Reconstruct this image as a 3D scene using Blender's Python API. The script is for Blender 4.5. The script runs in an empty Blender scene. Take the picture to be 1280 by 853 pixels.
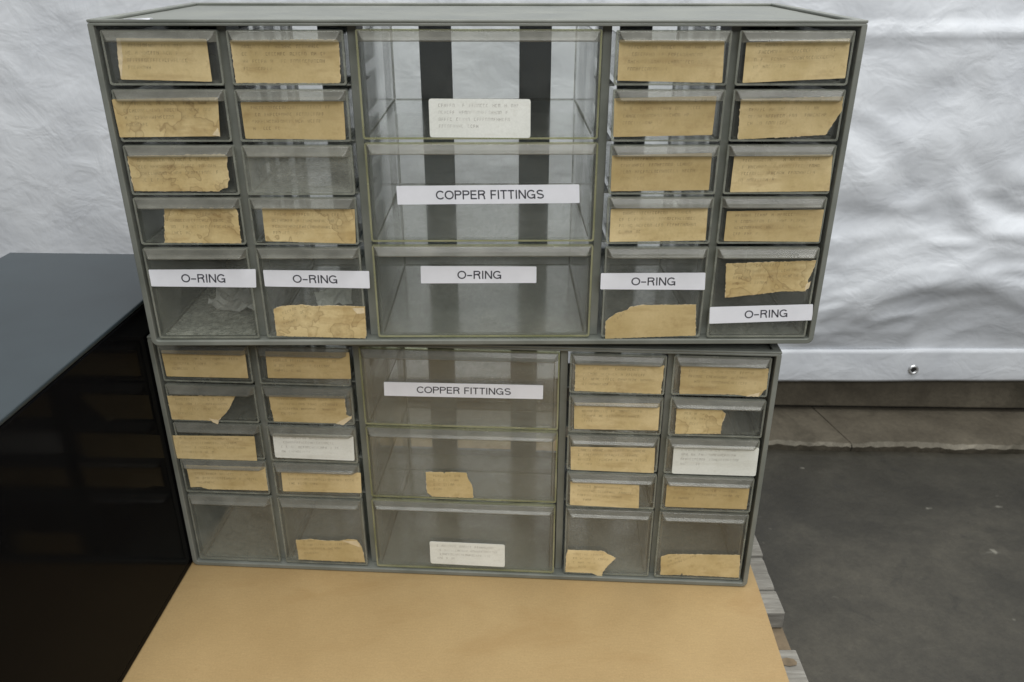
import bpy, bmesh, math, random
from mathutils import Matrix, Vector
from mathutils.geometry import tessellate_polygon

random.seed(7)
scene = bpy.context.scene
col = scene.collection

# ------------------------------------------------------------------ camera
PITCH, ROLL = 0.434713, -0.00093
cd = bpy.data.cameras.new('camera')
cam = bpy.data.objects.new('camera', cd)
col.objects.link(cam)
fwd = Vector((0, math.cos(PITCH), -math.sin(PITCH)))
up0 = Vector((0, math.sin(PITCH), math.cos(PITCH)))
r0 = Vector((1, 0, 0))
rt = r0 * math.cos(ROLL) + up0 * math.sin(ROLL)
upv = -r0 * math.sin(ROLL) + up0 * math.cos(ROLL)
M = Matrix.Identity(4)
for i in range(3):
    M[i][0], M[i][1], M[i][2] = rt[i], upv[i], -fwd[i]
M.translation = (0.019157, -0.509142, 0.454239)
cam.matrix_world = M
cd.sensor_width = 36.0
cd.lens = 36.0 * 1032.12 / 1280.0
cd.clip_start = 0.01
cd.clip_end = 100
cd.dof.use_dof = True
cd.dof.focus_distance = 0.56
cd.dof.aperture_fstop = 15.0
scene.camera = cam

# ------------------------------------------------------------------ light
world = bpy.data.worlds.new('World')
scene.world = world
world.use_nodes = True
bg = world.node_tree.nodes['Background']
bg.inputs[0].default_value = (0.93, 0.97, 1.0, 1)
bg.inputs[1].default_value = 0.22


def area(name, loc, target, sx, sy, power, color):
    ld = bpy.data.lights.new(name, 'AREA')
    ld.shape = 'RECTANGLE'
    ld.size, ld.size_y = sx, sy
    ld.energy = power
    ld.color = color
    lo = bpy.data.objects.new(name, ld)
    col.objects.link(lo)
    lo.location = loc
    d = Vector(target) - Vector(loc)
    lo.rotation_euler = d.to_track_quat('-Z', 'Y').to_euler()
    return lo


area('overhead_light', (0.35, -0.25, 2.3), (0.15, 0.15, 0.1), 2.2, 1.2, 56, (1.0, 1.0, 0.98))
area('front_fill_light', (0.7, -2.2, 1.8), (0.1, 0.2, 0.2), 2.4, 1.0, 46, (1.0, 1.0, 0.985))  # added fill lamp that brightens the upright fronts and the tarp

vs = scene.view_settings
vs.view_transform = 'Standard'
vs.look = 'None'
vs.exposure = 0.0
vs.gamma = 1.0
scene.cycles.use_denoising = True
scene.cycles.max_bounces = 12
scene.cycles.diffuse_bounces = 4
scene.cycles.glossy_bounces = 5
scene.cycles.transmission_bounces = 8
scene.cycles.transparent_max_bounces = 40
scene.cycles.sample_clamp_indirect = 6.0
scene.cycles.caustics_reflective = False
scene.cycles.caustics_refractive = False


# ------------------------------------------------------------------ materials
class NT:
    def __init__(self, name):
        self.m = bpy.data.materials.new(name)
        self.m.use_nodes = True
        self.t = self.m.node_tree
        self.t.nodes.clear()
        self.out = self.n('ShaderNodeOutputMaterial')

    def n(self, typ, ins=None, **kw):
        nd = self.t.nodes.new(typ)
        for k, v in kw.items():
            setattr(nd, k, v)
        for k, v in (ins or {}).items():
            self.set(nd, k, v)
        return nd

    def set(self, nd, k, v):
        s = nd.inputs[k]
        if hasattr(v, 'is_output') or isinstance(v, bpy.types.NodeSocket):
            self.t.links.new(v, s)
        elif isinstance(v, bpy.types.Node):
            self.t.links.new(v.outputs[0], s)
        else:
            s.default_value = v

    def surf(self, v):
        self.set(self.out, 'Surface', v)
        return self.m

    def coord(self, scale=(1, 1, 1), rnd=True):
        tc = self.n('ShaderNodeTexCoord')
        mp = self.n('ShaderNodeMapping', {'Vector': tc.outputs['Object'], 'Scale': scale})
        if rnd:
            oi = self.n('ShaderNodeObjectInfo')
            mul = self.n('ShaderNodeMath', {0: oi.outputs['Random'], 1: 37.0}, operation='MULTIPLY')
            cx = self.n('ShaderNodeCombineXYZ', {0: mul, 1: mul, 2: mul})
            self.set(mp, 'Location', cx)
        return mp

    def noise(self, vec, scale, detail=4, rough=0.55, dist=0.0):
        return self.n('ShaderNodeTexNoise', {'Vector': vec, 'Scale': scale, 'Detail': detail,
                                             'Roughness': rough, 'Distortion': dist})

    def ramp(self, fac, stops, interp='LINEAR'):
        r = self.n('ShaderNodeValToRGB', {'Fac': fac})
        r.color_ramp.interpolation = interp
        els = r.color_ramp.elements
        while len(els) < len(stops):
            els.new(0.5)
        for e, (p, c) in zip(els, stops):
            e.position = p
            e.color = tuple(c) + (1,) if len(c) == 3 else c
        return r

    def mix(self, fac, a, b, blend='MIX'):
        m = self.n('ShaderNodeMix', data_type='RGBA', blend_type=blend)
        self.set(m, 0, fac)
        self.set(m, 6, a if not isinstance(a, tuple) else a + (1,))
        self.set(m, 7, b if not isinstance(b, tuple) else b + (1,))
        return m.outputs[2]

    def bump(self, h, strength=0.3, dist=0.001):
        return self.n('ShaderNodeBump', {'Height': h, 'Strength': strength, 'Distance': dist})

    def pri(self, **kw):
        ins = {}
        for k, v in kw.items():
            ins[k.replace('_', ' ')] = v
        for k in ('Base Color',):
            if k in ins and isinstance(ins[k], tuple) and len(ins[k]) == 3:
                ins[k] = ins[k] + (1,)
        return self.n('ShaderNodeBsdfPrincipled', ins)


BW = ((0, (0, 0, 0)), (1, (1, 1, 1)))


def m_plastic():
    t = NT('grey_green_plastic')
    c = t.coord()
    n1 = t.noise(c, 22, 5, 0.6)
    n2 = t.noise(c, 260, 3, 0.7)
    sc = t.noise(t.coord((1, 1, 0.35)), 95, 6, 0.75, 0.6)
    base = t.ramp(n1, [(0.28, (0.120, 0.129, 0.112)), (0.72, (0.215, 0.224, 0.200))])
    b2 = t.mix(t.ramp(n2, [(0.62, (0, 0, 0)), (0.82, (0.35, 0.35, 0.35))]), base.outputs[0], (0.30, 0.31, 0.29))
    b3 = t.mix(t.ramp(sc, [(0.68, (0, 0, 0)), (0.78, (0.4, 0.4, 0.4))]), b2, (0.34, 0.35, 0.34))
    r = t.ramp(n1, [(0.3, (0.30,) * 3), (0.75, (0.52,) * 3)])
    return t.surf(t.pri(Base_Color=b3, Roughness=r, Normal=t.bump(n2, 0.08, 0.0004)))


def m_clear(name, floor=False):
    """thin aged clear styrene: see-through, Fresnel gloss, dust haze (object colour R sets the haze)"""
    t = NT(name)
    geo = t.n('ShaderNodeNewGeometry')
    ior = t.n('ShaderNodeMix', {0: geo.outputs['Backfacing'], 2: 1.52, 3: 1 / 1.52})
    c = t.coord()
    dust = t.noise(c, 38, 6, 0.7, 0.4)
    fine = t.noise(c, 420, 3, 0.7)
    scr = t.noise(t.coord((1, 1, 14)), 60, 4, 0.7, 1.2)
    scr2 = t.noise(t.coord((16, 16, 1.2)), 48, 4, 0.7, 0.8)
    fr = t.n('ShaderNodeFresnel', {'IOR': ior.outputs[0]})
    rough = t.ramp(dust, [(0.3, (0.06,) * 3), (0.75, (0.24,) * 3)])
    gl = t.n('ShaderNodeBsdfGlossy', {'Color': (1, 1, 1, 1), 'Roughness': rough})
    tr = t.n('ShaderNodeBsdfTransparent', {'Color': (0.982, 0.986, 0.976, 1)})
    s1 = t.n('ShaderNodeMixShader', {0: fr, 1: tr, 2: gl})
    oi = t.n('ShaderNodeObjectInfo')
    sep = t.n('ShaderNodeSeparateColor', {0: oi.outputs['Color']})
    dm = t.ramp(dust, [(0.32, (0.35,) * 3), (0.6, (0.9,) * 3), (0.8, (1.9,) * 3)])
    fm = t.ramp(fine, [(0.35, (0.7,) * 3), (0.75, (1.4,) * 3)])
    h1 = t.n('ShaderNodeMath', {0: dm, 1: fm}, operation='MULTIPLY')
    h2 = t.n('ShaderNodeMath', {0: h1, 1: sep.outputs[0]}, operation='MULTIPLY')
    sm = t.ramp(scr, [(0.69, (0,) * 3), (0.73, (0.10,) * 3)])
    sm2 = t.ramp(scr2, [(0.70, (0,) * 3), (0.74, (0.07,) * 3)])
    h3 = t.n('ShaderNodeMath', {0: h2, 1: sm}, operation='SUBTRACT')
    h4 = t.n('ShaderNodeMath', {0: h3, 1: sm2}, operation='ADD')
    if floor:
        grit = t.noise(c, 230, 4, 0.8)
        gm = t.ramp(grit, [(0.42, (0.04,) * 3), (0.66, (0.34,) * 3)])
        gsc = t.n('ShaderNodeMath', {0: gm, 1: sep.outputs[1]}, operation='MULTIPLY')
        h4 = t.n('ShaderNodeMath', {0: h4, 1: gsc}, operation='ADD')
    hz = t.n('ShaderNodeMath', {0: h4, 1: 1.0}, operation='MINIMUM')
    df = t.n('ShaderNodeBsdfDiffuse', {'Color': (0.62, 0.63, 0.56, 1)})
    tl = t.n('ShaderNodeBsdfTranslucent', {'Color': (0.62, 0.63, 0.56, 1)})
    dd = t.n('ShaderNodeMixShader', {0: 0.4, 1: df, 2: tl})
    s2 = t.n('ShaderNodeMixShader', {0: hz, 1: s1, 2: dd})
    return t.surf(s2)


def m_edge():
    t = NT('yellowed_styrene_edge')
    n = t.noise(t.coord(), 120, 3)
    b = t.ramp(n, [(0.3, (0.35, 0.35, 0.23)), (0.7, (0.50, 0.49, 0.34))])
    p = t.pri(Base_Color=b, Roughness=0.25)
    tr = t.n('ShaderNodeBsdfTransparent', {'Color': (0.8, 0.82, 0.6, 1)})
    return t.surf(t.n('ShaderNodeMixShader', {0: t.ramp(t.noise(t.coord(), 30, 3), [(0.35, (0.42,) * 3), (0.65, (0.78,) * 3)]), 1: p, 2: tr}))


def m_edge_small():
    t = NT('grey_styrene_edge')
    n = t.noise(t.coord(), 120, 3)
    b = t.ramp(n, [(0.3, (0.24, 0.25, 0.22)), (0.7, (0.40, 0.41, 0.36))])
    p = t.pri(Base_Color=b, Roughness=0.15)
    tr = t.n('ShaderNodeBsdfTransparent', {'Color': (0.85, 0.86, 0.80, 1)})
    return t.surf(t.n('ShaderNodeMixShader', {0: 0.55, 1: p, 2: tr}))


def m_corner():
    """dark, part-transparent strip along the moulded corners of a tray"""
    t = NT('dark_tray_corner')
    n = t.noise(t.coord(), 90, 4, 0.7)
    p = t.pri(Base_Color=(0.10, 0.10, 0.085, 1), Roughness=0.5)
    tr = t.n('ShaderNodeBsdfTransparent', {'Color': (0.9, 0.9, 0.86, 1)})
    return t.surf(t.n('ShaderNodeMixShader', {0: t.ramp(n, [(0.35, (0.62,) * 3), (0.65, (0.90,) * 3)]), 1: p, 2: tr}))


def m_lip():
    t = NT('frosted_styrene_lip')
    n = t.noise(t.coord((1, 1, 2)), 60, 4, 0.6)
    b = t.ramp(n, [(0.3, (0.20, 0.198, 0.172)), (0.75, (0.30, 0.296, 0.26))])
    p = t.pri(Base_Color=b, Roughness=0.16)
    tr = t.n('ShaderNodeBsdfTransparent', {'Color': (0.93, 0.93, 0.90, 1)})
    return t.surf(t.n('ShaderNodeMixShader', {0: t.ramp(n, [(0.3, (0.58,) * 3), (0.75, (0.50,) * 3)]), 1: p, 2: tr}))


def m_paper(name, c0, c1, stain, dark):
    t = NT(name)
    c = t.coord()
    n1 = t.noise(c, 42, 5, 0.6)
    n2 = t.noise(c, 700, 2, 0.6)
    n3 = t.noise(c, 130, 4, 0.7)
    oi = t.n('ShaderNodeObjectInfo')
    col_ = t.ramp(n1, [(0.28, c0), (0.72, c1)]).outputs[0]
    tint = t.ramp(oi.outputs['Random'], [(0, (0.80, 0.77, 0.71)), (1, (1.08, 1.09, 1.14))] if name[0] != 'w' else [(0, (0.97, 0.98, 0.97)), (1, (1, 1, 1))])
    col_ = t.mix(1.0, col_, tint.outputs[0], 'MULTIPLY')
    fib = t.ramp(n2, [(0.2, (0.93,) * 3), (0.8, (1.05,) * 3)])
    col_ = t.mix(1.0, col_, fib.outputs[0], 'MULTIPLY')
    spots = t.ramp(n3, [(0.55, (0,) * 3), (0.75, (0.55,) * 3)])
    col_ = t.mix(spots.outputs[0], col_, dark)
    # brown handling streak running along the label
    sm = t.noise(t.coord((1, 1, 5)), 30, 3, 0.6)
    st = t.ramp(sm, [(0.52, (0,) * 3), (0.72, (0.5,) * 3)])
    col_ = t.mix(st.outputs[0], col_, dark)
    if stain:
        ns = t.noise(c, 40, 3, 0.55, 0.3)
        ring = t.ramp(ns, [(0.50, (0,) * 3), (0.513, (0.52,) * 3), (0.522, (0.2,) * 3), (0.60, (0,) * 3)])
        col_ = t.mix(ring.outputs[0], col_, (0.16, 0.085, 0.025))
        ns2 = t.noise(c, 210, 4, 0.8)
        sp = t.ramp(ns2, [(0.58, (0,) * 3), (0.72, (0.35,) * 3)])
        col_ = t.mix(sp.outputs[0], col_, (0.22, 0.13, 0.05))
    return t.surf(t.pri(Base_Color=col_, Roughness=0.62, Normal=t.bump(n1, 0.12, 0.0008)))


def m_simple(name, color, rough=0.5, var=0.12, scale=80, metal=0.0, bump=0.0):
    t = NT(name)
    n = t.noise(t.coord(), scale, 4, 0.6)
    lo_ = tuple(x * (1 - var) for x in color)
    hi_ = tuple(min(1, x * (1 + var)) for x in color)
    b = t.ramp(n, [(0.3, lo_), (0.7, hi_)])
    kw = dict(Base_Color=b, Roughness=rough, Metallic=metal)
    if bump:
        kw['Normal'] = t.bump(n, bump, 0.001)
    return t.surf(t.pri(**kw))


def m_print():
    t = NT('faded_print')
    n = t.noise(t.coord(), 160, 3)
    f = t.ramp(n, [(0.35, (0.52,) * 3), (0.66, (0.93,) * 3)])
    d = t.n('ShaderNodeBsdfDiffuse', {'Color': (0.17, 0.13, 0.09, 1)})
    tr = t.n('ShaderNodeBsdfTransparent')
    return t.surf(t.n('ShaderNodeMixShader', {0: f, 1: d, 2: tr}))


def m_cardboard():
    t = NT('brown_cardboard')
    n1 = t.noise(t.coord(rnd=False), 9, 5, 0.6)
    n2 = t.noise(t.coord((1, 5, 1), rnd=False), 130, 5, 0.8)
    n3 = t.noise(t.coord(rnd=False), 700, 2, 0.6)
    b = t.ramp(n1, [(0.3, (0.33, 0.224, 0.098)), (0.7, (0.395, 0.278, 0.13))]).outputs[0]
    b = t.mix(1.0, b, t.ramp(n2, [(0.25, (0.91,) * 3), (0.75, (1.07,) * 3)]).outputs[0], 'MULTIPLY')
    b = t.mix(1.0, b, t.ramp(n3, [(0.25, (0.91,) * 3), (0.75, (1.08,) * 3)]).outputs[0], 'MULTIPLY')
    sp = t.noise(t.coord(rnd=False), 70, 3, 0.7)
    b = t.mix(t.ramp(sp, [(0.66, (0,) * 3), (0.76, (0.35,) * 3)]).outputs[0], b, (0.30, 0.18, 0.07))
    sm = t.noise(t.coord((1, 2.2, 1), rnd=False), 7, 5, 0.65, 0.8)
    b = t.mix(t.ramp(sm, [(0.52, (0,) * 3), (0.72, (0.45,) * 3)]).outputs[0], b, (0.27, 0.16, 0.055))
    scf = t.noise(t.coord((1.0, 7, 1), rnd=False), 22, 5, 0.75, 0.6)
    b = t.mix(t.ramp(scf, [(0.64, (0,) * 3), (0.74, (0.22,) * 3)]).outputs[0], b, (0.52, 0.38, 0.19))
    return t.surf(t.pri(Base_Color=b, Roughness=0.62, Normal=t.bump(n2, 0.06, 0.0008)))


def m_concrete_floor():
    t = NT('dark_concrete_floor')
    c = t.coord(rnd=False)
    n1 = t.noise(c, 4.5, 6, 0.62, 0.6)
    n2 = t.noise(c, 38, 6, 0.75)
    n3 = t.noise(c, 260, 3, 0.75)
    b = t.ramp(n1, [(0.30, (0.020, 0.018, 0.013)), (0.5, (0.034, 0.031, 0.023)), (0.70, (0.062, 0.056, 0.042))]).outputs[0]
    b = t.mix(1.0, b, t.ramp(n2, [(0.25, (0.72,) * 3), (0.8, (1.32,) * 3)]).outputs[0], 'MULTIPLY')
    b = t.mix(1.0, b, t.ramp(n3, [(0.2, (0.75,) * 3), (0.8, (1.25,) * 3)]).outputs[0], 'MULTIPLY')
    for ang, s, thr in ((0.75, 5.0, 0.645), (-0.5, 8.0, 0.67)):
        mp = t.coord((1.0, 8, 1), rnd=False)
        mp.inputs['Rotation'].default_value = (0, 0, ang)
        sc = t.noise(mp, s, 6, 0.75, 0.9)
        b = t.mix(t.ramp(sc, [(thr, (0,) * 3), (thr + 0.09, (0.40,) * 3)]).outputs[0], b, (0.155, 0.148, 0.125))
    wp = t.noise(c, 46, 2, 0.5)
    b = t.mix(t.ramp(wp, [(0.74, (0,) * 3), (0.79, (0.6,) * 3)]).outputs[0], b, (0.25, 0.24, 0.20))
    dk = t.noise(c, 17, 5, 0.7, 1.0)
    b = t.mix(t.ramp(dk, [(0.60, (0,) * 3), (0.72, (0.6,) * 3)]).outputs[0], b, (0.017, 0.016, 0.013))
    r = t.ramp(n1, [(0.3, (0.38,) * 3), (0.7, (0.62,) * 3)])
    return t.surf(t.pri(Base_Color=b, Roughness=r, Normal=t.bump(n2, 0.35, 0.003)))


def m_concrete(name, c0, c1):
    t = NT(name)
    c = t.coord(rnd=False)
    n1 = t.noise(c, 14, 6, 0.65, 0.4)
    n2 = t.noise(c, 150, 5, 0.75)
    b = t.ramp(n1, [(0.3, c0), (0.7, c1)]).outputs[0]
    b = t.mix(1.0, b, t.ramp(n2, [(0.25, (0.72,) * 3), (0.8, (1.25,) * 3)]).outputs[0], 'MULTIPLY')
    stn = t.noise(t.coord((1, 1, 2), rnd=False), 9, 4, 0.6, 0.8)
    b = t.mix(t.ramp(stn, [(0.58, (0,) * 3), (0.70, (0.75,) * 3)]).outputs[0], b, (0.035, 0.030, 0.018))
    return t.surf(t.pri(Base_Color=b, Roughness=0.85, Normal=t.bump(n2, 0.6, 0.002)))


def m_tarp():
    t = NT('white_woven_tarp')
    c = t.coord(rnd=False)
    n1 = t.noise(c, 11, 5, 0.5, 0.4)
    n2 = t.noise(t.coord((0.9, 1, 1.2), rnd=False), 26, 3, 0.5, 0.6)
    w = t.n('ShaderNodeTexNoise', {'Vector': t.coord((1, 1, 1.6), rnd=False), 'Scale': 7.0, 'Detail': 2.0, 'Distortion': 0.5})
    h = t.n('ShaderNodeMath', {0: n1, 1: n2}, operation='ADD')
    h2 = t.n('ShaderNodeMath', {0: h, 1: w}, operation='ADD')
    b = t.ramp(n1, [(0.3, (0.575, 0.60, 0.64)), (0.7, (0.68, 0.705, 0.74))])
    cr = t.noise(c, 17, 4, 0.55, 0.9)
    rid = t.n('ShaderNodeMath', {0: t.n('ShaderNodeMath', {0: cr, 1: 0.5}, operation='SUBTRACT')}, operation='ABSOLUTE')
    h3 = t.n('ShaderNodeMath', {0: h2, 1: t.n('ShaderNodeMath', {0: rid, 1: t.ramp(t.noise(c, 5, 2), [(0.42, (0.05,) * 3), (0.66, (1.0,) * 3)])}, operation='MULTIPLY')}, operation='ADD')
    p = t.pri(Base_Color=b, Roughness=0.4, Normal=t.bump(h3, 0.36, 0.006))
    return t.surf(p)


def m_wood():
    t = NT('weathered_pallet_wood')
    n1 = t.noise(t.coord((1.5, 14, 14)), 18, 6, 0.7, 0.5)
    n2 = t.noise(t.coord(), 40, 4, 0.6)
    b = t.ramp(n1, [(0.25, (0.11, 0.10, 0.085)), (0.5, (0.215, 0.205, 0.18)), (0.75, (0.32, 0.31, 0.28))]).outputs[0]
    b = t.mix(1.0, b, t.ramp(n2, [(0.25, (0.75,) * 3), (0.75, (1.12,) * 3)]).outputs[0], 'MULTIPLY')
    return t.surf(t.pri(Base_Color=b, Roughness=0.85, Normal=t.bump(n1, 0.5, 0.001)))


def m_black():
    t = NT('glossy_black_laminate')
    n = t.noise(t.coord(rnd=False), 30, 4, 0.6)
    r = t.ramp(n, [(0.3, (0.08,) * 3), (0.7, (0.14,) * 3)])
    return t.surf(t.pri(Base_Color=(0.0035, 0.0035, 0.004), Roughness=r, Specular_IOR_Level=0.035))


PLASTIC = m_plastic()
BACKM = m_simple('backlit_tinted_plastic', (0.07, 0.10, 0.135), 0.5, 0.14, 60)  # cabinet plastic with its backlit dark, bluish look put into the colour
CLEAR = m_clear('clear_styrene')
CLEARF = m_clear('dusty_styrene_floor', True)
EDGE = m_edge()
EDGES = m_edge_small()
LIP = m_lip()
CORNER = m_corner()  # dark see-through strips for the tray corners
PAPER = m_paper('tan_label_paper', (0.50, 0.385, 0.175), (0.68, 0.55, 0.30), False, (0.34, 0.235, 0.10))
STAIN = m_paper('water_stained_label_paper', (0.49, 0.355, 0.15), (0.69, 0.56, 0.305), True, (0.34, 0.22, 0.085))
WHITE = m_paper('white_label_paper', (0.72, 0.735, 0.69), (0.80, 0.81, 0.77), False, (0.58, 0.58, 0.52))
TORN = m_simple('torn_paper_fibre', (0.66, 0.55, 0.36), 0.9, 0.12, 300)
TAPE = m_simple('white_tape', (0.77, 0.785, 0.84), 0.3, 0.05, 60, 0, 0.05)
INK = m_simple('black_lettering', (0.045, 0.045, 0.06), 0.5, 0.1, 200)
PRINT = m_print()
CARD = m_cardboard()
FLOOR = m_concrete_floor()
CURB = m_concrete('worn_concrete', (0.050, 0.041, 0.027), (0.105, 0.090, 0.064))
CURBW = m_concrete('chipped_pale_concrete', (0.06, 0.052, 0.036), (0.19, 0.172, 0.135))
TARP = m_tarp()
WOOD = m_wood()
WOODB = m_simple('brown_stringer_wood', (0.14, 0.105, 0.065), 0.85, 0.35, 60, 0, 0.4)
BLACK = m_black()
TOPM = m_simple('blue_grey_top', (0.028, 0.039, 0.045), 0.34, 0.10, 25)  # dark blue-grey colour for the top panel alone
DARK = m_simple('painted_hollow_shade', (0.01, 0.01, 0.01), 0.9)
METAL = m_simple('dull_steel', (0.75, 0.76, 0.77), 0.45, 0.15, 200, 1.0)
SCRAP = m_simple('grey_plastic_film', (0.46, 0.46, 0.43), 0.4, 0.25, 90)


# ------------------------------------------------------------------ mesh helpers
class MB:
    def __init__(self):
        self.v, self.f, self.mi, self.mats = [], [], [], []

    def slot(self, m):
        if m not in self.mats:
            self.mats.append(m)
        return self.mats.index(m)

    def add(self, verts, faces, m):
        o = len(self.v)
        s = self.slot(m)
        self.v += [tuple(x) for x in verts]
        for f in faces:
            self.f.append(tuple(o + i for i in f))
            self.mi.append(s)

    def box(self, x0, x1, y0, y1, z0, z1, m, jit=0.0):
        vs_ = [(x, y, z) for z in (z0, z1) for y in (y0, y1) for x in (x0, x1)]
        if jit:
            vs_ = [tuple(q + random.uniform(-jit, jit) for q in v) for v in vs_]
        self.add(vs_, [(0, 2, 3, 1), (4, 5, 7, 6), (0, 1, 5, 4), (1, 3, 7, 5), (3, 2, 6, 7), (2, 0, 4, 6)], m)

    def prism(self, poly, y0, y1, m, side=None):
        """polygon in x,z extruded from y0 (front) to y1"""
        n = len(poly)
        vs_ = [(x, y0, z) for x, z in poly] + [(x, y1, z) for x, z in poly]
        tri = tessellate_polygon([[Vector((x, z, 0)) for x, z in poly]])
        self.add(vs_, list(tri) + [tuple(n + i for i in reversed(t)) for t in tri], m)
        self.add(vs_, [(i, (i + 1) % n, n + (i + 1) % n, n + i) for i in range(n)], side or m)

    def ring(self, outer, inner, y0, y1, m):
        n = len(outer)
        a = [(x, y0, z) for x, z in outer]
        b = [(x, y0, z) for x, z in inner]
        c = [(x, y1, z) for x, z in outer]
        d = [(x, y1, z) for x, z in inner]
        fs = []
        for i in range(n):
            j = (i + 1) % n
            fs += [(i, j, n + j, n + i), (2 * n + i, 3 * n + i, 3 * n + j, 2 * n + j),
                   (i, 2 * n + i, 2 * n + j, j), (n + i, n + j, 3 * n + j, 3 * n + i)]
        self.add(a + b + c + d, fs, m)

    def mesh(self, name, fix=True):
        me = bpy.data.meshes.new(name)
        me.from_pydata(self.v, [], self.f)
        for m in self.mats:
            me.materials.append(m)
        for p, i in zip(me.polygons, self.mi):
            p.material_index = i
        if fix:
            bm = bmesh.new()
            bm.from_mesh(me)
            bmesh.ops.recalc_face_normals(bm, faces=bm.faces)
            bm.to_mesh(me)
            bm.free()
        me.update()
        return me


def obj(name, me, parent=None, loc=(0, 0, 0), bevel=0.0, color=None, label=None):
    o = bpy.data.objects.new(name, me)
    col.objects.link(o)
    o.parent = parent
    o.location = loc
    if bevel:
        b = o.modifiers.new('bevel', 'BEVEL')
        b.width = bevel
        b.segments = 2
        b.limit_method = 'ANGLE'
        b.angle_limit = math.radians(40)
    if color:
        o.color = color
    if label:
        o['label'] = label
    return o


def empty(name, mat=None, loc=(0, 0, 0)):
    o = bpy.data.objects.new(name, None)
    o.empty_display_size = 0.05
    col.objects.link(o)
    if mat is not None:
        o.matrix_world = mat
    else:
        o.location = loc
    return o


def tag(o, label, cat, group=None):
    o['label'] = label
    o['category'] = cat
    if group:
        o['group'] = group
    return o


def struct(o):
    o['kind'] = 'structure'
    return o


def rrect(x0, x1, z0, z1, rt_, rb, n=5):
    pts = []
    for cx, cz, a0, r in ((x1 - rt_, z1 - rt_, 0, rt_), (x0 + rt_, z1 - rt_, 90, rt_),
                          (x0 + rb, z0 + rb, 180, rb), (x1 - rb, z0 + rb, 270, rb)):
        for k in range(n):
            a = math.radians(a0 + 90 * k / (n - 1))
            pts.append((cx + r * math.cos(a), cz + r * math.sin(a)))
    return pts


def shade_smooth(me):
    for p in me.polygons:
        p.use_smooth = True


# ================================================================== the setting
fl = MB()
fl.add([(-6, -4, -0.14), (6, -4, -0.14), (6, 6, -0.14), (-6, 6, -0.14)], [(0, 1, 2, 3)], FLOOR)
struct(obj('floor', fl.mesh('floor')))

# ---- concrete ledge: low slab with a chipped front edge, block wall standing on it
YAW = -0.035


def wall_mat(x, y, z, yaw):
    return Matrix.Translation((x, y, z)) @ Matrix.Rotation(yaw, 4, 'Z')


ledge = empty('concrete_ledge', wall_mat(0.50, 0.4195, -0.14, YAW))
tag(ledge, 'worn stepped concrete ledge with chipped pale front edge below the white tarp', 'ledge')


def slab(x0, x1, seam0, seam1):
    """a low slab whose front edge is broken away irregularly; seam offsets slant its ends"""
    rnd = random.Random(int((x0 + 5) * 1000))
    n = max(8, int((x1 - x0) / 0.006))
    b = MB()
    rows = []
    for i in range(n + 1):
        x = x0 + (x1 - x0) * i / n
        ch = 0.0012 * math.sin(x * 41) + 0.0008 * math.sin(x * 97 + 1) + rnd.uniform(-0.0010, 0.0010)
        drop = rnd.uniform(0.0005, 0.0035)
        e0 = seam0 if i == 0 else 0
        rows.append([(x, 0.002 + ch * 0.5, 0.0), (x, 0.0 + ch, 0.0105 - drop), (x + e0 * 0.05, 0.0055 + ch * 1.6 + 0.002 * math.sin(x * 23), 0.0122 + rnd.uniform(-.0005, .0005)),
                     (x + seam_x(seam0, seam1, i, n), 0.115, 0.0125)])
    vs_ = [p for r in rows for p in r]
    f1, f2 = [], []
    for i in range(n):
        a, c = i * 4, (i + 1) * 4
        f1 += [(a, c, c + 1, a + 1), (a + 2, c + 2, c + 3, a + 3)]
        f2 += [(a + 1, c + 1, c + 2, a + 2)]
    b.add(vs_, f1, CURB)
    b.add(vs_, f2, CURBW)
    b.add([rows[0][0], rows[0][1], rows[0][2], rows[0][3], (rows[0][3][0], 0.115, 0)], [(0, 1, 2, 3, 4)], CURB)
    b.add([rows[-1][0], rows[-1][1], rows[-1][2], rows[-1][3], (rows[-1][3][0], 0.115, 0)], [(0, 1, 2, 3, 4)], CURB)
    return b.mesh('slab')


def seam_x(s0, s1, i, n):
    return s0 if i == 0 else (s1 if i == n else s0 + (s1 - s0) * i / n)


obj('slab', slab(-2.4, -0.0335, 0.0, -0.028), ledge)
obj('slab', slab(-0.0317, 1.6, -0.028, 0.0), ledge)

wall = empty('concrete_wall', wall_mat(0.55, 0.5065, -0.1265, -0.027))
tag(wall, 'stained concrete block wall base rising behind the hem of the white tarp', 'wall')
wb = MB()
x = -2.55
rw = random.Random(4)
while x < 1.6:
    L_ = rw.uniform(0.75, 0.85)
    wb.box(x, x + L_ - 0.002, 0.0, 0.12, 0.0055, 0.16, CURB, 0.0006)
    x += L_
wb.box(-2.4, 1.6, 0.012, 0.11, -0.0135, 0.0054, DARK)  # near-black fill painted as the shade in the slot under the blocks
obj('block_course', wb.mesh('block_course'), wall, bevel=0.002)

# ---- tarp
tarp = empty('white_tarp', wall_mat(0.55, 0.496, -0.0725, -0.012))
tag(tarp, 'crumpled white woven tarp hung as backdrop behind the drawer cabinets', 'tarp')
from mathutils import noise as mnoise


def ridged(p, oct_=4):
    s, a = 0.0, 1.0
    for k in range(oct_):
        s += a * (1 - abs(mnoise.noise(p)) * 2)
        p = p * 2.1 + Vector((3.1, 1.7, 9.2))
        a *= 0.5
    return s


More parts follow.
